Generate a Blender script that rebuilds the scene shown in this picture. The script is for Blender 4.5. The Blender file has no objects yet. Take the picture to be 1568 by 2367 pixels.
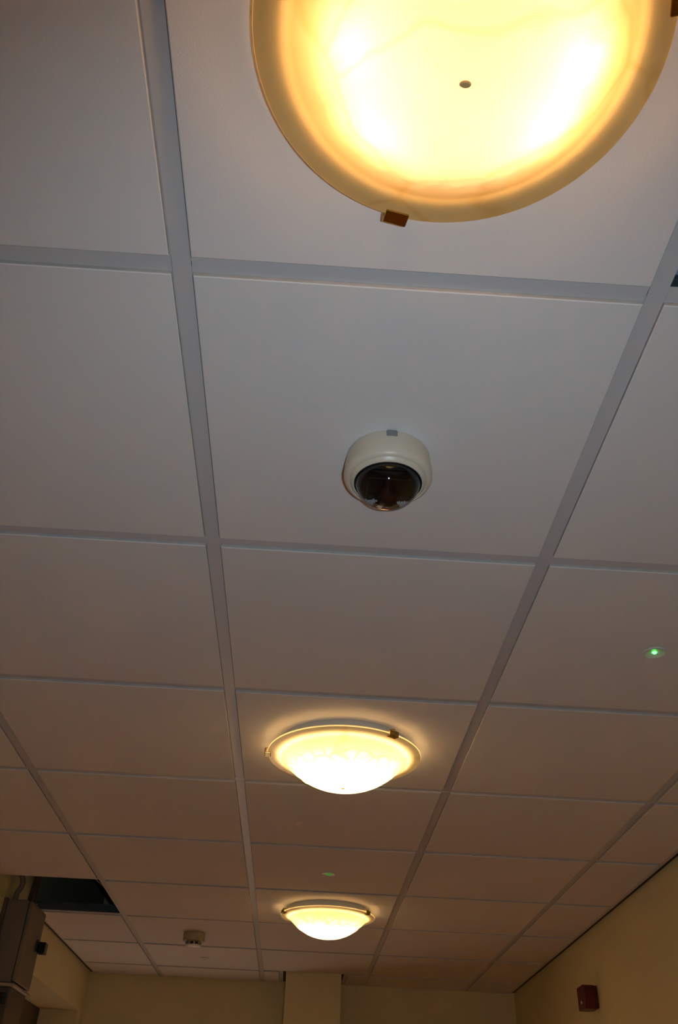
import bpy, bmesh, math, random
from mathutils import Vector, Matrix
random.seed(4)
S = bpy.context.scene
COL = S.collection
Z0 = 2.70                      # height of the ceiling grid above the floor

# ------------------------------------------------------------------ camera
cd = bpy.data.cameras.new('camera'); cam = bpy.data.objects.new('camera', cd); COL.objects.link(cam)
cd.sensor_fit = 'VERTICAL'; cd.sensor_height = 36.0; cd.lens = 2018.355 / 2367 * 36.0
cd.clip_start = 0.01; cd.clip_end = 60
CAMP = Vector((0.19642, -0.09320, Z0 - 0.89996))
CROT = Matrix(((0.99805041, -0.05996274, -0.01731613), (-0.04999706, -0.60204873, -0.79689248), (0.03735871, 0.79620462, -0.60387294)))
cam.matrix_world = Matrix.Translation(CAMP) @ CROT.to_4x4()
S.camera = cam

# ------------------------------------------------------------------ world, exposure, flash
S.view_settings.view_transform = 'Standard'; S.view_settings.look = 'None'
S.cycles.sample_clamp_indirect = 0.0; S.cycles.diffuse_bounces = 8; S.cycles.max_bounces = 16
S.view_settings.exposure = 0.0; S.view_settings.gamma = 1.0; S.view_settings.use_curve_mapping = False
W = bpy.data.worlds.new('world'); S.world = W; W.use_nodes = True
W.node_tree.nodes['Background'].inputs[0].default_value = (0.02, 0.017, 0.014, 1)
W.node_tree.nodes['Background'].inputs[1].default_value = 0.3

FLASH_W, FLASH_COL = 26.5, (0.65, 0.87, 1.03)
LAMP_W = {'near': 2.0, 'middle': 10.2, 'far': 8.6, 'behind': 5.5}
LAMP_COL = {'near': (1.0, 0.53, 0.215), 'middle': (1.0, 0.58, 0.215), 'far': (1.0, 0.58, 0.215), 'behind': (1.0, 0.54, 0.18)}
DOOR_GLOW = 1.0

# the photographer's flash: right of the lens and a little above it, aimed along the lens axis
fl = bpy.data.lights.new('camera_flash', 'SPOT'); fl.energy = FLASH_W; fl.color = FLASH_COL
fl.shadow_soft_size = 0.012; fl.spot_size = math.radians(112); fl.spot_blend = 1.0
flo = bpy.data.objects.new('camera_flash', fl); COL.objects.link(flo)
flo.matrix_world = Matrix.Translation(CAMP + CROT @ Vector((0.075, 0.0, 0.0))) @ CROT.to_4x4() @ Matrix.Rotation(math.radians(-13.5), 4, 'X')

# ------------------------------------------------------------------ materials
def mat(name, col, rough=0.6, metal=0.0, spec=0.5, var=0.04, scale=6.0, bump=0.0, bscale=300.0, coat=0.0):
    m = bpy.data.materials.new(name); m.use_nodes = True
    nt = m.node_tree; N = nt.nodes; L = nt.links
    b = N['Principled BSDF']; b.inputs['Roughness'].default_value = rough; b.inputs['Metallic'].default_value = metal
    b.inputs['Specular IOR Level'].default_value = spec; b.inputs['Coat Weight'].default_value = coat
    tc = N.new('ShaderNodeTexCoord')
    no = N.new('ShaderNodeTexNoise'); no.inputs['Scale'].default_value = scale; no.inputs['Detail'].default_value = 5
    L.new(tc.outputs['Object'], no.inputs['Vector'])
    cr = N.new('ShaderNodeValToRGB'); e = cr.color_ramp.elements
    e[0].position = 0.3; e[1].position = 0.7
    e[0].color = tuple(max(0, c * (1 - var)) for c in col) + (1,); e[1].color = tuple(min(1, c * (1 + var)) for c in col) + (1,)
    L.new(no.outputs['Fac'], cr.inputs['Fac']); L.new(cr.outputs['Color'], b.inputs['Base Color'])
    if bump:
        n2 = N.new('ShaderNodeTexNoise'); n2.inputs['Scale'].default_value = bscale; n2.inputs['Detail'].default_value = 4
        L.new(tc.outputs['Object'], n2.inputs['Vector'])
        bp = N.new('ShaderNodeBump'); bp.inputs['Strength'].default_value = bump; bp.inputs['Distance'].default_value = 0.002
        L.new(n2.outputs['Fac'], bp.inputs['Height']); L.new(bp.outputs['Normal'], b.inputs['Normal'])
    return m

def emit(name, col, s):
    m = bpy.data.materials.new(name); m.use_nodes = True; nt = m.node_tree
    b = nt.nodes['Principled BSDF']; b.inputs['Base Color'].default_value = col + (1,)
    b.inputs['Emission Color'].default_value = col + (1,); b.inputs['Emission Strength'].default_value = s
    return m

M = dict(
    tile=mat('mineral_fibre_tile', (0.74, 0.715, 0.70), 0.95, spec=0.15, var=0.015, scale=3, bump=0.12, bscale=420),
    tile_edge=mat('bare_tile_edge', (0.53, 0.50, 0.47), 0.95, spec=0.1, var=0.08, scale=30),
    tee=mat('grid_paint', (0.57, 0.56, 0.57), 0.42, spec=0.4, var=0.015, scale=5),
    web=mat('tee_web_steel', (0.075, 0.095, 0.10), 0.5, metal=0.3, var=0.1),
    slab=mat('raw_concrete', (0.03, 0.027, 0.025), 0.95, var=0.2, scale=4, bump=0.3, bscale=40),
    wall=mat('cream_wall_paint', (0.69, 0.61, 0.35), 0.8, spec=0.2, var=0.02, scale=2.5, bump=0.06, bscale=200),
    reveal=mat('cream_reveal_paint', (0.60, 0.47, 0.28), 0.8, spec=0.2, var=0.02, scale=2.5),
    floor=mat('vinyl_floor', (0.62, 0.31, 0.115), 0.5, var=0.1, scale=3),
    doorwood=mat('dark_door_leaf', (0.09, 0.06, 0.03), 0.5, var=0.2, scale=8),
    pan=mat('lamp_pan_paint', (0.46, 0.49, 0.52), 0.45, var=0.02),
    brass=mat('polished_brass', (0.50, 0.34, 0.10), 0.16, metal=1.0, var=0.08, scale=60),
    cream_plastic=mat('cream_plastic', (0.67, 0.59, 0.47), 0.35, spec=0.45, var=0.015, scale=10),
    notch=mat('dull_grey_rubber', (0.22, 0.22, 0.225), 0.7, var=0.03),
    aged_plastic=mat('aged_cream_plastic', (0.38, 0.32, 0.20), 0.45, var=0.03),
    grey_plastic=mat('grey_plastic', (0.36, 0.36, 0.36), 0.5, var=0.03),
    black=mat('black_plastic', (0.012, 0.011, 0.012), 0.3, var=0.1),
    gasket=mat('black_rubber', (0.01, 0.01, 0.01), 0.6, var=0.1),
    clear=mat('clear_lens_plastic', (0.80, 0.80, 0.80), 0.12, spec=0.9, var=0.25, scale=90),
    white_plastic=mat('white_plastic', (0.72, 0.72, 0.69), 0.4, var=0.02),
    pontil=mat('amber_glass_nub', (0.62, 0.42, 0.18), 0.3, var=0.05),
    red=mat('red_plastic', (0.10, 0.002, 0.002), 0.35, var=0.08),
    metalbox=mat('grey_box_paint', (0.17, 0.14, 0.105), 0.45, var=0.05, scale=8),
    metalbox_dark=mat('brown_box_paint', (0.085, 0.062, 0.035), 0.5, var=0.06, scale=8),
    lip=mat('pale_box_lip', (0.36, 0.29, 0.22), 0.45, var=0.04),
    duct=mat('galvanised_sheet', (0.40, 0.50, 0.62), 0.35, metal=0.2, var=0.12, scale=14),
    conduit=mat('grey_conduit', (0.16, 0.14, 0.12), 0.5, var=0.06),
    yg=mat('green_yellow_sheath', (0.05, 0.05, 0.014), 0.5, var=0.1),
    brown_sheath=mat('brown_sheath', (0.07, 0.03, 0.012), 0.6, var=0.15),
    tray=mat('blue_grey_tray', (0.14, 0.17, 0.20), 0.45, metal=0.2, var=0.1),
    bulb=emit('bulb_glow', (1.0, 0.72, 0.36), 6.0),
    ledg=emit('green_led', (0.10, 1.0, 0.14), 5.0),
    ledg_dim=emit('dim_green_led', (0.05, 0.40, 0.04), 0.35),
    door_glass=emit('lit_door_glass', (1.0, 0.78, 0.62), DOOR_GLOW),
)
M['ledg'].node_tree.nodes['Principled BSDF'].inputs['Emission Color'].default_value = (0.10, 1.0, 0.14, 1)

def glass_alabaster(name, r0, shoulder, rim, relief):
    m = bpy.data.materials.new(name); m.use_nodes = True
    nt = m.node_tree; N = nt.nodes; L = nt.links
    N.remove(N['Principled BSDF']); out = N['Material Output']
    tc = N.new('ShaderNodeTexCoord')
    warp = N.new('ShaderNodeTexNoise'); warp.inputs['Scale'].default_value = 5; warp.inputs['Detail'].default_value = 3
    L.new(tc.outputs['Object'], warp.inputs['Vector'])
    mixv = N.new('ShaderNodeMixRGB'); mixv.blend_type = 'ADD'; mixv.inputs[0].default_value = 0.13
    L.new(tc.outputs['Object'], mixv.inputs[1]); L.new(warp.outputs['Color'], mixv.inputs[2])
    vo = N.new('ShaderNodeTexVoronoi'); vo.feature = 'DISTANCE_TO_EDGE'; vo.inputs['Scale'].default_value = 5.0
    L.new(mixv.outputs[0], vo.inputs['Vector'])
    vr = N.new('ShaderNodeValToRGB'); vr.color_ramp.elements[0].position = 0.0; vr.color_ramp.elements[0].color = (0.92, 0.87, 0.76, 1)
    vr.color_ramp.elements[1].position = 0.03; vr.color_ramp.elements[1].color = (1, 1, 1, 1)
    L.new(vo.outputs['Distance'], vr.inputs['Fac'])
    cl = N.new('ShaderNodeTexNoise'); cl.inputs['Scale'].default_value = 9; cl.inputs['Detail'].default_value = 4
    L.new(mixv.outputs[0], cl.inputs['Vector'])
    cc = N.new('ShaderNodeValToRGB'); cc.color_ramp.elements[0].position = 0.35; cc.color_ramp.elements[0].color = (0.85, 0.80, 0.68, 1)
    cc.color_ramp.elements[1].position = 0.65; cc.color_ramp.elements[1].color = (0.90, 0.87, 0.78, 1)
    L.new(cl.outputs['Fac'], cc.inputs['Fac'])
    mu = N.new('ShaderNodeMixRGB'); mu.blend_type = 'MULTIPLY'; mu.inputs[0].default_value = 1
    L.new(cc.outputs['Color'], mu.inputs[1]); L.new(vr.outputs['Color'], mu.inputs[2])
    sx = N.new('ShaderNodeSeparateXYZ'); L.new(tc.outputs['Object'], sx.inputs[0])
    cx = N.new('ShaderNodeCombineXYZ'); L.new(sx.outputs[0], cx.inputs[0]); L.new(sx.outputs[1], cx.inputs[1])
    ln = N.new('ShaderNodeVectorMath'); ln.operation = 'LENGTH'; L.new(cx.outputs[0], ln.inputs[0])
    mr = N.new('ShaderNodeMapRange'); mr.inputs[1].default_value = 0.0; mr.inputs[2].default_value = 0.2; L.new(ln.outputs['Value'], mr.inputs[0])
    rr = N.new('ShaderNodeValToRGB'); rr.color_ramp.interpolation = 'EASE'; e = rr.color_ramp.elements     # tint by radius: glow falloff put into the colour, dimmer shoulder, brighter rim
    rr.color_ramp.elements.new(0.5); e = rr.color_ramp.elements
    for k, (rad, col) in enumerate(((r0, (1, 1, 1)), (0.158, shoulder), (0.176, rim))): e[k].position = rad / 0.2; e[k].color = col + (1,)
    L.new(mr.outputs[0], rr.inputs['Fac'])
    # pressed leaf band: the glass is thicker along the mould lines
    bn = N.new('ShaderNodeTexVoronoi'); bn.feature = 'DISTANCE_TO_EDGE'; bn.inputs['Scale'].default_value = 26
    L.new(mixv.outputs[0], bn.inputs['Vector'])
    bl = N.new('ShaderNodeMapRange'); bl.inputs[1].default_value = 0.0; bl.inputs[2].default_value = 0.14; bl.inputs[3].default_value = 1.0; bl.inputs[4].default_value = 0.0
    L.new(bn.outputs['Distance'], bl.inputs[0])
    bw = N.new('ShaderNodeValToRGB'); q = bw.color_ramp.elements; q.new(0.5); q.new(0.6)
    for k, (rad, v) in enumerate(((0.103, 0), (0.110, 1), (0.136, 1), (0.142, 0))): q[k].position = rad / 0.2; q[k].color = (v, v, v, 1)
    L.new(mr.outputs[0], bw.inputs['Fac'])
    bm_ = N.new('ShaderNodeMath'); bm_.operation = 'MULTIPLY'; L.new(bl.outputs[0], bm_.inputs[0]); L.new(bw.outputs['Color'], bm_.inputs[1])
    bs = N.new('ShaderNodeMath'); bs.operation = 'MULTIPLY'; bs.inputs[1].default_value = relief; L.new(bm_.outputs[0], bs.inputs[0])
    mb = N.new('ShaderNodeMixRGB'); mb.inputs[2].default_value = (0.50, 0.40, 0.24, 1); L.new(bs.outputs[0], mb.inputs[0]); L.new(mu.outputs[0], mb.inputs[1])
    mu0 = mb; mu = N.new('ShaderNodeMixRGB'); mu.blend_type = 'MULTIPLY'; mu.inputs[0].default_value = 1
    L.new(mu0.outputs[0], mu.inputs[1]); L.new(rr.outputs['Color'], mu.inputs[2])
    tr = N.new('ShaderNodeBsdfTranslucent'); L.new(mu.outputs[0], tr.inputs['Color'])
    df = N.new('ShaderNodeBsdfDiffuse'); L.new(mu.outputs[0], df.inputs['Color'])
    mx = N.new('ShaderNodeMixShader'); mx.inputs[0].default_value = 0.30
    L.new(tr.outputs[0], mx.inputs[1]); L.new(df.outputs[0], mx.inputs[2])
    gl = N.new('ShaderNodeBsdfGlossy'); gl.inputs['Roughness'].default_value = 0.25
    fr = N.new('ShaderNodeFresnel'); fr.inputs['IOR'].default_value = 1.35
    m2 = N.new('ShaderNodeMixShader'); L.new(fr.outputs[0], m2.inputs[0])
    L.new(mx.outputs[0], m2.inputs[1]); L.new(gl.outputs[0], m2.inputs[2])
    L.new(m2.outputs[0], out.inputs['Surface'])
    return m
M['glass'] = glass_alabaster('amber_alabaster_glass', 0.09, (0.52, 0.43, 0.25), (1.0, 0.86, 0.50), 0.12)
M['glass_pale_glow'] = glass_alabaster('alabaster_glass_pale_glow', 0.07, (0.27, 0.275, 0.22), (0.95, 0.93, 0.80), 0.75)  # same glass, tinted paler to carry the stronger glow of these lamps

def smoked():
    m = bpy.data.materials.new('smoked_dome'); m.use_nodes = True
    nt = m.node_tree; N = nt.nodes; L = nt.links
    N.remove(N['Principled BSDF']); out = N['Material Output']
    tr = N.new('ShaderNodeBsdfTransparent'); tr.inputs['Color'].default_value = (0.62, 0.60, 0.585, 1)
    gl = N.new('ShaderNodeBsdfGlossy'); gl.inputs['Roughness'].default_value = 0.045
    lw = N.new('ShaderNodeLayerWeight'); lw.inputs['Blend'].default_value = 0.5                     # thin shell: the same Fresnel term on both faces
    pw = N.new('ShaderNodeMath'); pw.operation = 'POWER'; pw.inputs[1].default_value = 4.0; L.new(lw.outputs['Facing'], pw.inputs[0])
    fr = N.new('ShaderNodeMapRange'); fr.inputs[3].default_value = 0.065; fr.inputs[4].default_value = 0.9; L.new(pw.outputs[0], fr.inputs[0])
    mx = N.new('ShaderNodeMixShader'); L.new(fr.outputs[0], mx.inputs[0])
    L.new(tr.outputs[0], mx.inputs[1]); L.new(gl.outputs[0], mx.inputs[2]); L.new(mx.outputs[0], out.inputs['Surface'])
    return m
M['smoke'] = smoked()

# ------------------------------------------------------------------ mesh helpers
def link(name, bm, m, parent=None, smooth=False, loc=None, rotz=0.0):
    me = bpy.data.meshes.new(name); bmesh.ops.recalc_face_normals(bm, faces=bm.faces); bm.to_mesh(me); bm.free()
    for k in (m if isinstance(m, (list, tuple)) else [m]): me.materials.append(k)
    if smooth:
        me.polygons.foreach_set('use_smooth', [True] * len(me.polygons))
        try: me.set_sharp_from_angle(angle=math.radians(38))
        except Exception: pass
    o = bpy.data.objects.new(name, me); COL.objects.link(o)
    if parent: o.parent = parent
    if loc: o.location = loc
    o.rotation_euler.z = rotz
    return o
def box(bm, x0, x1, y0, y1, z0, z1, bevel=0.0, mi=0, seg=2):
    t = bmesh.new(); vs = [t.verts.new((x, y, z)) for z in (z0, z1) for x, y in ((x0, y0), (x1, y0), (x1, y1), (x0, y1))]
    for f in ((3, 2, 1, 0), (4, 5, 6, 7), (0, 1, 5, 4), (1, 2, 6, 5), (2, 3, 7, 6), (3, 0, 4, 7)):
        t.faces.new([vs[i] for i in f]).material_index = mi
    if bevel: bmesh.ops.bevel(t, geom=t.edges[:], offset=bevel, segments=seg, affect='EDGES', profile=0.5)
    for f in t.faces: f.material_index = mi
    me = bpy.data.meshes.new('tmp'); t.to_mesh(me); t.free(); bm.from_mesh(me); bpy.data.meshes.remove(me)
    return bm
def lathe(bm, prof, n=64, a0=0.0, a1=2 * math.pi, cap0=False, cap1=False):
    full = abs(a1 - a0 - 2 * math.pi) < 1e-6; rings = []
    k = n if full else n + 1
    for r, z in prof:
        if r < 1e-6: rings.append([bm.verts.new((0, 0, z))])
        else: rings.append([bm.verts.new((r * math.cos(a0 + (a1 - a0) * i / n), r * math.sin(a0 + (a1 - a0) * i / n), z)) for i in range(k)])
    for a, b in zip(rings, rings[1:]):
        for i in range(n):
            j = (i + 1) % k
            if len(a) == 1 and len(b) == 1: continue
            if len(a) == 1: bm.faces.new((a[0], b[j], b[i]))
            elif len(b) == 1: bm.faces.new((a[i], a[j], b[0]))
            else: bm.faces.new((a[i], a[j], b[j], b[i]))
    if cap0 and len(rings[0]) > 2: bm.faces.new(rings[0][::-1])
    if cap1 and len(rings[-1]) > 2: bm.faces.new(rings[-1])
    return bm
def tube(bm, pts, r, n=10):
    pts = [Vector(p) for p in pts]; rings = []
    for i, p in enumerate(pts):
        d = (pts[min(i + 1, len(pts) - 1)] - pts[max(i - 1, 0)]).normalized()
        u = d.orthogonal().normalized() if i == 0 else (u - d * u.dot(d)).normalized()
        v = d.cross(u)
        rings.append([bm.verts.new(p + (u * math.cos(2 * math.pi * k / n) + v * math.sin(2 * math.pi * k / n)) * r) for k in range(n)])
    for a, b in zip(rings, rings[1:]):
        for k in range(n): bm.faces.new((a[k], a[(k + 1) % n], b[(k + 1) % n], b[k]))
    bm.faces.new(rings[0][::-1]); bm.faces.new(rings[-1])
    return bm
def spline(ps, n=8):
    ps = [Vector(p) for p in ps]; q = [ps[0]] + ps + [ps[-1]]; out = []
    for i in range(1, len(q) - 2):
        a, b, c, d = q[i - 1:i + 3]
        for k in range(n):
            t = k / n
            out.append(0.5 * ((2 * b) + (c - a) * t + (2 * a - 5 * b + 4 * c - d) * t * t + (3 * b - a - 3 * c + d) * t ** 3))
    return out + [ps[-1]]
def empty(name, loc, label=None, cat=None, group=None, kind=None, rotz=0.0):
    o = bpy.data.objects.new(name, None); o.empty_display_size = 0.05; COL.objects.link(o); o.location = loc; o.rotation_euler.z = rotz
    if label: o['label'] = label
    if cat: o['category'] = cat
    if group: o['group'] = group
    if kind: o['kind'] = kind
    return o
def tag(o, label, cat, group=None):
    o['label'] = label; o['category'] = cat
    if group: o['group'] = group
    return o
def struct(o, label, cat):
    o['kind'] = 'structure'; o['label'] = label; o['category'] = cat; return o
bmn = bmesh.new

# ------------------------------------------------------------------ room shell
XL, YB, YR, ZT = -1.020, 5.745, -2.3, Z0 + 0.42           # left wall face, back wall face, rear wall face, slab underside
def xr(y): return 1.464 + (y - 2.886) * 0.01426            # right wall face (the wall runs slightly out of square)

b = bmn(); box(b, -1.5, 1.9, YR - 0.2, YB + 0.2, -0.1, 0.0)
struct(link('floor', b, M['floor']), 'brown vinyl floor of the corridor', 'floor')

b = bmn()
RY0, RY1, RZ = 4.30, 5.606, Z0 - 0.218                    # doorway recess in the left wall
box(b, XL - 0.30, XL, YR - 0.2, RY0, 0, ZT); box(b, XL - 0.30, XL, RY1, YB + 0.2, 0, ZT); box(b, XL - 0.30, XL, RY0, RY1, RZ, ZT)
wl = struct(link('wall_left', b, M['wall']), 'cream painted left wall with a deep doorway recess near its far end', 'wall')
d1 = empty('door_1', (XL - 0.215, (RY0 + RY1) / 2, 0), 'dark door at the back of the recess in the left wall', 'door', kind='structure')
b = bmn(); box(b, -0.045, 0.0, RY0 - d1.location.y + 0.03, RY1 - d1.location.y - 0.002, 0.0, RZ - 0.002, 0.003); link('door_leaf', b, M['doorwood'], d1)
b = bmn(); tube(b, [(0.0, -0.5, 1.05), (0.05, -0.5, 1.05), (0.05, -0.38, 1.05)], 0.009); link('door_handle', b, M['brass'], d1)

b = bmn()
vs = [b.verts.new((x, y, z)) for z in (0, ZT) for x, y in ((xr(YR - 0.2), YR - 0.2), (xr(YR - 0.2) + 0.2, YR - 0.2), (xr(YB + 0.2) + 0.2, YB + 0.2), (xr(YB + 0.2), YB + 0.2))]
for f in ((3, 2, 1, 0), (4, 5, 6, 7), (0, 1, 5, 4), (1, 2, 6, 5), (2, 3, 7, 6), (3, 0, 4, 7)): b.faces.new([vs[i] for i in f])
struct(link('wall_right', b, M['wall']), 'cream painted right wall under the dark ceiling gap', 'wall')

DX0, DX1, DZ = -0.86, 0.02, 2.12                           # glazed door below the frame, left of the pilaster
b = bmn()
box(b, XL, DX0, YB, YB + 0.2, 0, ZT); box(b, DX1, xr(YB), YB, YB + 0.2, 0, ZT); box(b, DX0, DX1, YB, YB + 0.2, DZ, ZT)
struct(link('wall_back', b, M['wall']), 'cream painted end wall behind the pilaster', 'wall')
d2 = empty('door_2', ((DX0 + DX1) / 2, YB + 0.05, 0), 'glazed door with daylight behind it in the end wall', 'door', kind='structure')
hw = (DX1 - DX0) / 2
b = bmn(); box(b, -hw, -hw + 0.09, -0.03, 0.03, 0, DZ); box(b, hw - 0.09, hw, -0.03, 0.03, 0, DZ); box(b, -hw + 0.09, hw - 0.09, -0.03, 0.03, DZ - 0.09, DZ); box(b, -hw + 0.09, hw - 0.09, -0.03, 0.03, 0, 0.25)
link('door_frame', b, M['white_plastic'], d2)
b = bmn(); box(b, -hw + 0.09, hw - 0.09, -0.006, 0.006, 0.25, DZ - 0.09); link('door_glass', b, M['door_glass'], d2)
b = bmn(); box(b, XL, xr(YR) + 0.05, YR - 0.2, YR, 0, ZT)
struct(link('wall_rear', b, M['wall']), 'cream wall behind the photographer', 'wall')
PX0, PX1, PY = 0.140, 0.452, 5.385
b = bmn(); box(b, PX0, PX1, PY, YB, 0, ZT, 0.004)
struct(link('wall_pilaster', b, M['wall']), 'square cream pilaster rising through a notch in the ceiling on the end wall', 'pilaster')

# ------------------------------------------------------------------ suspended ceiling
ceil = empty('ceiling', (0, 0, Z0), 'suspended ceiling of white square tiles in an exposed grid', 'ceiling', kind='structure')
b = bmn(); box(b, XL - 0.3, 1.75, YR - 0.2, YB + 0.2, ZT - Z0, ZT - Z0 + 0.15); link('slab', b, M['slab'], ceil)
XE = XL + 0.028                                            # inner edge of the left trim
def xe(y): return xr(y) - 0.032
YE = YB - 0.014
COLS = [None, -0.6, 0.0, 0.6, 1.2, None]
ROW0 = -3
def tile_bm(x00, x01, x10, x11, y0, y1, il, ir, i0, i1):
    """hung tile; the far edge may be skew: x00/x01 left-right at y0, x10/x11 at y1; insets say how far each face edge stands off"""
    bm = bmn(); rings = []
    for d, z in ((0.0013, -0.0052), (0.0, -0.0042), (0.0, 0.0015), (-0.0100, 0.0015), (-0.0100, 0.0140)):
        rings.append([bm.verts.new(v) for v in ((x00 + il + d, y0 + i0 + d, z), (x01 - ir - d, y0 + i0 + d, z), (x11 - ir - d, y1 - i1 - d, z), (x10 + il + d, y1 - i1 - d, z))])
    bm.faces.new(rings[0][::-1]); bm.faces.new(rings[-1])
    for k, (a, c) in enumerate(zip(rings, rings[1:])):
        for i in range(4): bm.faces.new((a[i], a[(i + 1) % 4], c[(i + 1) % 4], c[i])).material_index = 1 if k else 0
    return bm
G = 0.0135
full_mesh = None
for r in range(ROW0, 10):
    y0, y1 = 0.6 * r, min(0.6 * (r + 1), YE + 0.012)
    if y0 >= YE: break
    for c in range(5):
        if (r == 6 and c == 0) or (r == 0 and c == 4 - 1): continue      # two bays stand open
        last = y1 < 0.6 * (r + 1) - 1e-6
        spans = [(COLS[c], COLS[c + 1])]
        if r == 9 and c == 2: spans = [(0.0, PX0 - 0.040 + 0.012), (PX1 + 0.034 - 0.012, 0.6)]
        for si, (a, d) in enumerate(spans):
            x00 = x10 = (XE - 0.012) if a is None else a
            if d is None: x01, x11 = xe(y0) + 0.012, xe(y1) + 0.012
            else: x01 = x11 = d
            regular = a is not None and d is not None and not last and len(spans) == 1
            near_pil = (r == 8 and c == 2)
            jig = (random.uniform(-0.0006, 0.0006), random.uniform(-0.0006, 0.0006), random.uniform(0, 0.0005))
            if regular and not near_pil and full_mesh:
                o = bpy.data.objects.new('ceiling_tile', full_mesh); COL.objects.link(o); o.parent = ceil; o.location = (a + jig[0], y0 + jig[1], jig[2])
            elif regular and not near_pil:
                o = link('ceiling_tile', tile_bm(0, 0.6, 0, 0.6, 0, 0.6, G, G, G, G), [M['tile'], M['tile_edge']], ceil); full_mesh = o.data; o.location = (a, y0, 0)
            else:
                link('ceiling_tile', tile_bm(x00, x01, x10, x11, y0, y1, G, G, G, G if not near_pil else 0.030), [M['tile'], M['tile_edge']], ceil)
FW = 0.012
def tee(name, axis, p, a0, a1, dz=0.0):
    """inverted T: painted flange with a dark web and bulb above, along x ('x') or y ('y')"""
    bm = bmn()
    def bx(u0, u1, z0, z1, mi):
        if axis == 'x': box(bm, a0, a1, p + u0, p + u1, z0, z1, mi=mi)
        else: box(bm, p + u0, p + u1, a0, a1, z0, z1, mi=mi)
    bx(-FW, FW, dz, dz + 0.0012, 0); bx(-0.0007, 0.0007, dz + 0.0012, 0.030, 1); bx(-0.0032, 0.0032, 0.030, 0.038, 1); bx(-0.0016, 0.0016, 0.010, 0.013, 1)
    return link(name, bm, [M['tee'], M['web']], ceil)
for r in range(-2, 10, 2):                                 # main tees across the corridor, every second joint
    tee('main_tee', 'x', 0.6 * r, XE - 0.006, xe(0.6 * r) + 0.008)
for c in range(1, 5):                                      # 1200 cross tees along the corridor
    for r in range(-4, 10, 2):
        a0, a1 = max(0.6 * r + FW + 0.0006, YR), min(0.6 * (r + 2) - FW - 0.0006, YE + 0.004)
        if r == 8: a1 = YE + 0.004
        tee('cross_tee', 'y', COLS[c], a0, a1, -0.0005 if (r // 2) % 2 == 0 else 0.0004)
for r in range(ROW0, 10, 2):                               # 600 cross tees
    for c in range(5):
        a0 = (XE - 0.006) if c == 0 else COLS[c] + FW + 0.0006
        a1 = xe(0.6 * r) + 0.008 if c == 4 else COLS[c + 1] - FW - 0.0006
        if r == 9 and c == 2:
            tee('cross_tee', 'x', 5.4, a0, PX0 - 0.020, 0.0005); tee('cross_tee', 'x', 5.4, PX1 + 0.016, a1, 0.0005); continue
        tee('cross_tee', 'x', 0.6 * r, a0, a1, 0.0005)
def trim_bm(pts, h=0.022):
    bm = bmn(); lo = [bm.verts.new((x, y, -0.0012)) for x, y in pts]; hi = [bm.verts.new((x, y, h)) for x, y in pts]
    bm.faces.new(lo[::-1]); bm.faces.new(hi)
    for i in range(4): bm.faces.new((lo[i], lo[(i + 1) % 4], hi[(i + 1) % 4], hi[i]))
    return bm
# wall angles: the gap left along both side walls is filled with black strips
link('edge_trim', trim_bm([(XE - 0.011, YR), (XE + 0.0005, YR), (XE + 0.0005, 3.612), (XE - 0.011, 3.612)]), M['tee'], ceil)
link('edge_trim', trim_bm([(XE - 0.011, 4.188), (XE + 0.0005, 4.188), (XE + 0.0005, YB), (XE - 0.011, YB)]), M['tee'], ceil)
link('edge_trim', trim_bm([(xe(YR), YR), (xe(YR) + 0.016, YR), (xe(YB) + 0.016, YB), (xe(YB), YB)]), M['tee'], ceil)
for a, d in ((XE, PX0 - 0.040), (PX1 + 0.034, xe(YB))):
    link('edge_trim', trim_bm([(a, YE - 0.002), (d, YE - 0.002), (d, YB), (a, YB)], 0.02), M['tee'], ceil)
link('edge_trim', trim_bm([(PX0 - 0.040, 5.39), (PX0 - 0.018, 5.39), (PX0 - 0.018, YB), (PX0 - 0.040, YB)], 0.02), M['tee'], ceil)
link('edge_trim', trim_bm([(PX1 + 0.014, 5.39), (PX1 + 0.034, 5.39), (PX1 + 0.034, YB), (PX1 + 0.014, YB)], 0.02), M['tee'], ceil)
link('edge_trim', trim_bm([(PX0 - 0.02, 5.368), (PX1 + 0.016, 5.368), (PX1 + 0.016, 5.3845), (PX0 - 0.02, 5.3845)], 0.02), M['tee'], ceil)

for y0, y1 in ((YR, 3.612), (4.188, YB)):  # black strips in the side gaps, their colour standing in for shade
    link('gap_shade_strip', trim_bm([(XL + 0.0005, y0), (XE - 0.0115, y0), (XE - 0.0115, y1), (XL + 0.0005, y1)], 0.010), M['gasket'], ceil).location.z = 0.003
link('gap_shade_strip', trim_bm([(xe(YR) + 0.0165, YR), (xr(YR) - 0.0005, YR), (xr(YB) - 0.0005, YB), (xe(YB) + 0.0165, YB)], 0.010), M['gasket'], ceil).location.z = 0.003

for a, d in ((PX0 - 0.0175, PX0 - 0.0005), (PX1 + 0.0005, PX1 + 0.0135)):  # the same black fill as shade in the gaps beside the pilaster
    link('gap_shade_strip', trim_bm([(a, 5.386), (d, 5.386), (d, YB - 0.0005), (a, YB - 0.0005)], 0.010), M['gasket'], ceil).location.z = 0.003

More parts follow.
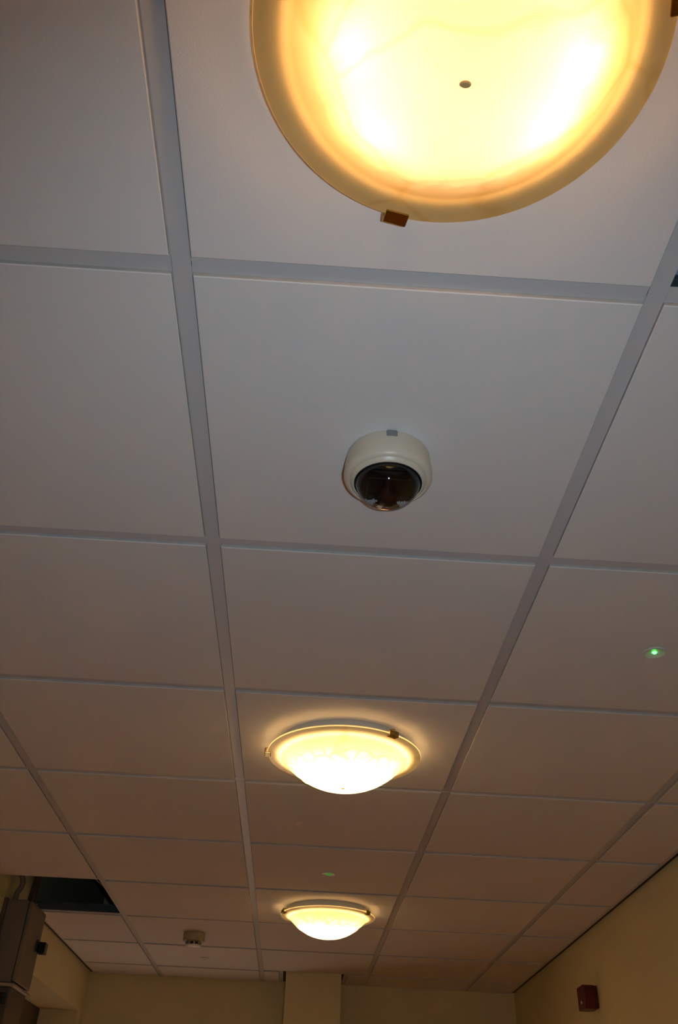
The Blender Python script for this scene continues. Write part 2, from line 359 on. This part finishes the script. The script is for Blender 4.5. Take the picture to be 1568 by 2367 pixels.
# ------------------------------------------------------------------ ceiling lamps
GLASS = [(0.1985, -0.0325), (0.1995, -0.0335), (0.1995, -0.0350), (0.1985, -0.0365), (0.192, -0.0370), (0.184, -0.0378), (0.176, -0.0390), (0.170, -0.0408), (0.165, -0.0438)]
def dome_prof():
    out = list(GLASS)
    R0, zb, D = 0.1625, -0.0458, 0.0722
    for i in range(1, 41):
        s = 1 - i / 40
        s = s ** 0.85
        z = zb - D * (1 - s ** 2.35)
        r = R0 * s
        if 0.128 < r < 0.146: z += 0.0016 * math.sin((r - 0.128) / 0.018 * math.pi)        # pressed groove around the shoulder
        out.append((r, z))
    return out
def make_lamp(key, loc, label, angles, seed, bulbs):
    t = empty('ceiling_lamp', loc, label, 'lamp', 'round glass lamps along the middle of the ceiling')
    lip = -0.0318 if key == 'near' else -0.0375
    b = bmn(); lathe(b, [(0.0, -0.0180), (0.150, -0.0180), (0.161, -0.0200), (0.1660, lip + 0.0014), (0.1680, lip), (0.1700, lip + 0.0014), (0.1700, -0.0056)], 72); link('pan', b, M['pan'], t, True)
    b = bmn(); lathe(b, dome_prof(), 112)
    rnd = random.Random(seed); ph = [rnd.uniform(0, 6.28) for _ in range(6)]
    for v in b.verts:                                      # pressed leaf pattern in the band above the bowl
        r = math.hypot(v.co.x, v.co.y); a = math.atan2(v.co.y, v.co.x)
        if 0.108 < r < 0.150:
            w = math.sin((r - 0.108) / 0.042 * math.pi)
            v.co.z += w * 0.0011 * (math.sin(17 * a + ph[0] + 60 * r) + math.sin(29 * a + ph[1] - 190 * r) * 0.8 + math.sin(11 * a + ph[2]) * 0.6)
    link('glass_shade', b, M['glass' if key == 'near' else 'glass_pale_glow'], t, True, rotz=seed * 1.3)
    for k, adeg in enumerate(angles):
        b = bmn()
        box(b, 0.1900, 0.2060, -0.0135, 0.0135, -0.0430, -0.0392, 0.0016); box(b, 0.2020, 0.2062, -0.0135, 0.0135, -0.0415, -0.0285, 0.0014)
        box(b, 0.1695, 0.204, -0.0045, 0.0045, -0.0265, -0.0240, 0.0008)
        bmesh.ops.rotate(b, verts=b.verts, cent=(0, 0, 0), matrix=Matrix.Rotation(math.radians(adeg), 3, 'Z'))
        link('clip', b, M['brass'], t)
    for (bx_, by_, bz_) in bulbs:
        li = bpy.data.lights.new('bulb_light', 'POINT'); li.energy = LAMP_W[key] / len(bulbs); li.color = LAMP_COL[key]; li.shadow_soft_size = 0.018
        lo = bpy.data.objects.new('bulb_light', li); COL.objects.link(lo); lo.parent = t; lo.location = (bx_, by_, bz_)
    b = bmn(); lathe(b, [(0.0, -0.1200), (0.0030, -0.1198), (0.0042, -0.1186), (0.0044, -0.1174)], 16); bmesh.ops.scale(b, verts=b.verts, vec=(1.25, 0.8, 1)); link('pontil_mark', b, M['pontil'], t, True)
    return t
make_lamp('near', (0.300, 0.294, Z0), 'large round alabaster glass lamp nearest the camera, cut by the top of the picture', (102.4, -15, 222), 1, [(-0.092, -0.010, -0.057), (-0.066, 0.058, -0.058), (0.100, -0.012, -0.057), (0.082, 0.045, -0.058)])
make_lamp('middle', (0.287, 2.100, Z0), 'glowing round lamp in the middle of the row, a brass clip at its left end', (181.5, -56, 63), 2, [(-0.06, 0.0, -0.045), (0.06, 0.0, -0.045)])
make_lamp('far', (0.316, 3.890, Z0), 'smallest glowing round glass lamp, farthest along the row in front of the pilaster', (201, -37, 82), 3, [(-0.06, 0.0, -0.045), (0.06, 0.0, -0.045)])

make_lamp('behind', (0.300, -1.500, Z0), 'round glass lamp of the same row, overhead behind the photographer', (90, 210, 330), 4, [(-0.06, 0.0, -0.045), (0.06, 0.0, -0.045)])

# ------------------------------------------------------------------ dome camera
cc = empty('dome_camera', (0.2915, 0.940, Z0 - 0.0054), 'cream security camera with a smoked black dome in the middle of a ceiling tile', 'security camera')
def zc(z): return z + 0.0054
b = bmn(); lathe(b, [(0.0, zc(-0.0056)), (0.0635, zc(-0.0056)), (0.0645, zc(-0.008)), (0.0668, zc(-0.026)), (0.0682, zc(-0.042)), (0.0678, zc(-0.0465)), (0.0660, zc(-0.0505)), (0.0632, zc(-0.0530)), (0.0605, zc(-0.0540)),
                  (0.0598, zc(-0.0532)), (0.0590, zc(-0.0530)), (0.0582, zc(-0.0540)), (0.0560, zc(-0.0570)), (0.0535, zc(-0.0585)), (0.0520, zc(-0.0580)), (0.0515, zc(-0.054)), (0.0515, zc(-0.03))], 96)
link('housing', b, M['cream_plastic'], cc, True)
b = bmn(); lathe(b, [(0.0515, zc(-0.0585)), (0.0522, zc(-0.0575)), (0.0518, zc(-0.056)), (0.0508, zc(-0.056)), (0.0508, zc(-0.0585)), (0.0515, zc(-0.0585))], 72); link('gasket', b, M['gasket'], cc, True)
R, zcen = 0.0512, -0.0465
b = bmn(); lathe(b, [(R * math.cos(t), zc(zcen - R * math.sin(t))) for t in [0.20 + (math.pi / 2 - 0.20) * i / 28 for i in range(29)]], 80); link('smoked_dome', b, M['smoke'], cc, True)
# notch knocked out of the side towards the lens
b = bmn()
box(b, -0.0085, 0.0085, -0.0668, -0.0600, zc(-0.0195), zc(-0.0058), 0.0028, seg=3); link('cable_notch', b, M['notch'], cc)
# inside the dome: black liner with a slot, the lens barrel and a ring of small lenses
b = bmn(); prof = [(0.0490 * math.cos(t), zc(zcen - 0.0490 * math.sin(t))) for t in [0.16 + 0.16 * i / 6 for i in range(7)]]
lathe(b, prof, 64); link('liner', b, M['black'], cc, True)
b = bmn(); lathe(b, [(0.0, zc(-0.05)), (0.0490, zc(-0.05)), (0.0490, zc(-0.0545)), (0.0, zc(-0.0545))], 48); link('back_plate', b, M['black'], cc, True)
b = bmn(); box(b, -0.0325, 0.0325, -0.028, 0.028, zc(-0.0715), zc(-0.0545), 0.0015); link('module_body', b, M['black'], cc)
b = bmn(); lathe(b, [(0.0, zc(-0.0885)), (0.011, zc(-0.0885)), (0.0145, zc(-0.0865)), (0.0155, zc(-0.0717))], 32); bmesh.ops.translate(b, verts=b.verts, vec=(0, 0.006, 0)); link('lens_barrel', b, M['black'], cc, True)
b = bmn(); box(b, -0.0012, 0.0012, -0.0008, 0.0008, zc(-0.0882), zc(-0.0716)); bmesh.ops.translate(b, verts=b.verts, vec=(0, 0.0220, 0)); link('bracket_stem', b, M['grey_plastic'], cc)
b = bmn(); rnd = random.Random(9)
for i in range(17):
    x = -0.032 + 0.064 * i / 16
    if abs(x) < 0.004: continue
    t = bmn(); bmesh.ops.create_uvsphere(t, u_segments=8, v_segments=6, radius=rnd.uniform(0.0014, 0.0027))
    bmesh.ops.translate(t, verts=t.verts, vec=(x, 0.0225, zc(-0.0728 - rnd.uniform(0, 0.0022))))
    me = bpy.data.meshes.new('t'); t.to_mesh(me); t.free(); b.from_mesh(me); bpy.data.meshes.remove(me)
for sgn in (-1, 1):                                         # two pale brackets behind the lens barrel
    k = bmn(); vs = [(0.034, -0.0722), (0.016, -0.0722), (0.0175, -0.0765), (0.020, -0.0775), (0.0205, -0.0815), (0.0245, -0.0810), (0.030, -0.0765)]
    lo = [k.verts.new((sgn * x, 0.0235, zc(z))) for x, z in vs]; hi = [k.verts.new((sgn * x, 0.0255, zc(z))) for x, z in vs]
    k.faces.new(lo); k.faces.new(hi[::-1])
    for i in range(len(vs)): k.faces.new((lo[i], lo[(i + 1) % len(vs)], hi[(i + 1) % len(vs)], hi[i]))
    link('bracket', k, M['white_plastic'], cc)
link('lens_beads', b, M['clear'], cc, True)['kind'] = 'stuff'

# ------------------------------------------------------------------ small discs, smoke detector
def indicator(loc, label, glow, bright):
    t = empty('indicator_light', loc, label, 'indicator light')
    b = bmn(); lathe(b, [(0.0245, -0.0002), (0.0245, -0.0018), (0.0232, -0.0030), (0.0205, -0.0030), (0.0190, -0.0020), (0.0080, 0.0), (0.0, 0.0)], 40); link('bezel', b, M['white_plastic'], t, True)
    b = bmn(); lathe(b, [(0.0050, -0.0001), (0.0046, -0.0018), (0.0030, -0.0032), (0.0, -0.0038)] if bright else [(0.0150, -0.0008), (0.0120, -0.0022), (0.006, -0.0030), (0.0, -0.0032)], 24); link('led', b, glow, t, True)
    return t
FZ = Z0 - 0.0054
i1 = indicator((0.905, 1.507, FZ), 'small round indicator with a bright green light near the right edge', M['ledg'], True)
i2 = indicator((0.2955, 3.333, FZ), 'tiny dull green indicator between the middle and far lamps', M['ledg_dim'], False)
t = empty('ceiling_sensor', (-0.296, 5.105, FZ), 'tiny flat disc in the tile behind the smoke detector', 'sensor')
b = bmn(); lathe(b, [(0.024, 0.0), (0.024, -0.004), (0.021, -0.0065), (0.0, -0.007)], 36); link('disc', b, M['white_plastic'], t, True)
b = bmn(); lathe(b, [(0.008, -0.0068), (0.007, -0.010), (0.0, -0.011)], 24); link('lens', b, M['white_plastic'], t, True)

t = empty('smoke_detector', (-0.302, 4.500, FZ), 'round smoke detector hanging from the tile beyond the open bay', 'smoke detector')
b = bmn(); lathe(b, [(0.050, 0.0), (0.052, -0.003), (0.052, -0.030), (0.049, -0.036), (0.038, -0.039), (0.0, -0.039)], 56); link('base', b, M['aged_plastic'], t, True)
b = bmn(); lathe(b, [(0.028, -0.039), (0.028, -0.052), (0.0, -0.052)], 32); link('chamber', b, M['black'], t, True)
b = bmn()
for k in range(9):
    a = 2 * math.pi * k / 9; s = bmn(); box(s, 0.029, 0.038, -0.0028, 0.0028, -0.052, -0.0385)
    bmesh.ops.rotate(s, verts=s.verts, cent=(0, 0, 0), matrix=Matrix.Rotation(a, 3, 'Z')); me = bpy.data.meshes.new('t'); s.to_mesh(me); s.free(); b.from_mesh(me); bpy.data.meshes.remove(me)
link('vent_ribs', b, M['aged_plastic'], t)
b = bmn(); lathe(b, [(0.038, -0.0515), (0.038, -0.055), (0.033, -0.0585), (0.0, -0.060)], 48); link('cap', b, M['white_plastic'], t, True)

# ------------------------------------------------------------------ red alarm box on the right wall
ry = 4.07; ang = -math.atan(0.01426)
t = empty('alarm_box', (xr(ry) - 0.0, ry, Z0 - 0.262), 'dark red alarm box on the right wall near the far corner', 'alarm', rotz=ang)
b = bmn(); box(b, -0.012, -0.0005, -0.034, 0.058, -0.042, 0.044, 0.002); link('back_plate', b, M['red'], t)
b = bmn(); box(b, -0.064, -0.012, -0.036, 0.060, -0.044, 0.046, 0.0045); link('housing', b, M['red'], t)
b = bmn(); lathe(b, [(0.006, 0.0), (0.006, 0.0015), (0.004, 0.003), (0.0, 0.0035)], 20); bmesh.ops.rotate(b, verts=b.verts, cent=(0, 0, 0), matrix=Matrix.Rotation(-math.pi / 2, 3, 'Y')); bmesh.ops.translate(b, verts=b.verts, vec=(-0.064, 0.0, -0.018)); link('indicator', b, M['clear'], t, True)
b = bmn(); box(b, -0.060, -0.014, -0.040, -0.036, -0.030, 0.030, 0.002); link('side_panel', b, M['red'], t)

# ------------------------------------------------------------------ grey metal box high on the left wall
t = empty('wall_cabinet', (-0.96, 3.92, Z0 - 0.358), 'grey metal cabinet high on the left wall below the open ceiling bay', 'cabinet')
def q(x0, x1, y0, y1, z0, z1, bv=0.003): return box(bmn(), x0 + 0.96, x1 + 0.96, y0 - 3.92, y1 - 3.92, z0 + 0.358, z1 + 0.358, bv)
link('body', q(XL, -0.918, 3.800, 4.040, -0.350, -0.048), M['metalbox'], t)
link('front_cover', q(-0.9165, -0.902, 3.801, 4.046, -0.346, -0.050, 0.004), M['metalbox'], t)
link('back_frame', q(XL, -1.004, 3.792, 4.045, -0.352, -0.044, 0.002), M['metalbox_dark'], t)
b = q(-0.903, -0.897, 3.99, 4.05, -0.205, -0.158, 0.002); box(b, -0.897 + 0.96, -0.866 + 0.96, 4.005 - 3.92, 4.048 - 3.92, -0.208 + 0.358, -0.165 + 0.358, 0.003)
link('latch', b, M['black'], t)
b = q(XL, -0.899, 3.788, 4.048, -0.366, -0.353, 0.004); link('joint_lip', b, M['lip'], t)
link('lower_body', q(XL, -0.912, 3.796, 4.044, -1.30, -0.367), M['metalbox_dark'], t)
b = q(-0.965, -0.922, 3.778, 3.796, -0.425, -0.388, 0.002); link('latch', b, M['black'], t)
# conduit and wires rise from it into the open bay
o = tag(link('conduit', tube(bmn(), spline([(-0.985, 3.83, Z0 - 0.049), (-0.985, 3.83, Z0 - 0.02), (-0.97, 3.82, Z0 + 0.03), (-1.0, 3.74, Z0 + 0.09), (-1.0, 3.5, Z0 + 0.12)]), 0.011), M['conduit'], smooth=True), 'pale grey conduit bending out of the cabinet top into the open bay', 'conduit')
o = tag(link('cable', tube(bmn(), spline([(-0.94, 3.86, Z0 - 0.049), (-0.935, 3.87, Z0 + 0.02), (-0.90, 3.80, Z0 + 0.10), (-0.86, 3.60, Z0 + 0.16), (-0.84, 3.3, Z0 + 0.17)]), 0.006), M['yg'], smooth=True), 'thin yellow green cable above the grey cabinet', 'cable')
o = tag(link('cable', tube(bmn(), spline([(-0.955, 3.96, Z0 - 0.049), (-0.95, 3.96, Z0 + 0.03), (-0.93, 3.88, Z0 + 0.12), (-0.93, 3.7, Z0 + 0.19), (-0.94, 3.4, Z0 + 0.22)]), 0.013), M['brown_sheath'], smooth=True), 'thick brown cable curling over the grey cabinet', 'cable')
o = tag(link('cable', tube(bmn(), spline([(-0.78, 3.3, Z0 + 0.17), (-0.74, 3.7, Z0 + 0.12), (-0.70, 4.0, Z0 + 0.09), (-0.62, 4.5, Z0 + 0.10)]), 0.005), M['yg'], smooth=True), 'faint green cable crossing the dark open ceiling bay', 'cable')
b = bmn(); box(b, -1.015, -0.95, 3.0, 3.72, Z0 + 0.055, Z0 + 0.060); box(b, -0.953, -0.950, 3.0, 3.72, Z0 + 0.060, Z0 + 0.10)
for k in range(6): box(b, -1.015, -0.95, 3.05 + 0.11 * k, 3.062 + 0.11 * k, Z0 + 0.0601, Z0 + 0.065)
tag(link('cable_tray', b, M['tray']), 'blue grey cable tray above the ceiling by the left wall', 'cable tray')
t = empty('air_duct', (0.90, 0.55, Z0 + 0.13), 'blue grey sheet metal duct seen through the open bay at the right edge', 'duct')
b = bmn(); box(b, -0.27, 0.27, -1.2, 1.6, 0, 0.2, 0.004); link('shell', b, M['duct'], t)
b = bmn(); box(b, -0.285, 0.285, 0.28, 0.31, -0.012, 0.212, 0.003); link('flange', b, M['duct'], t)
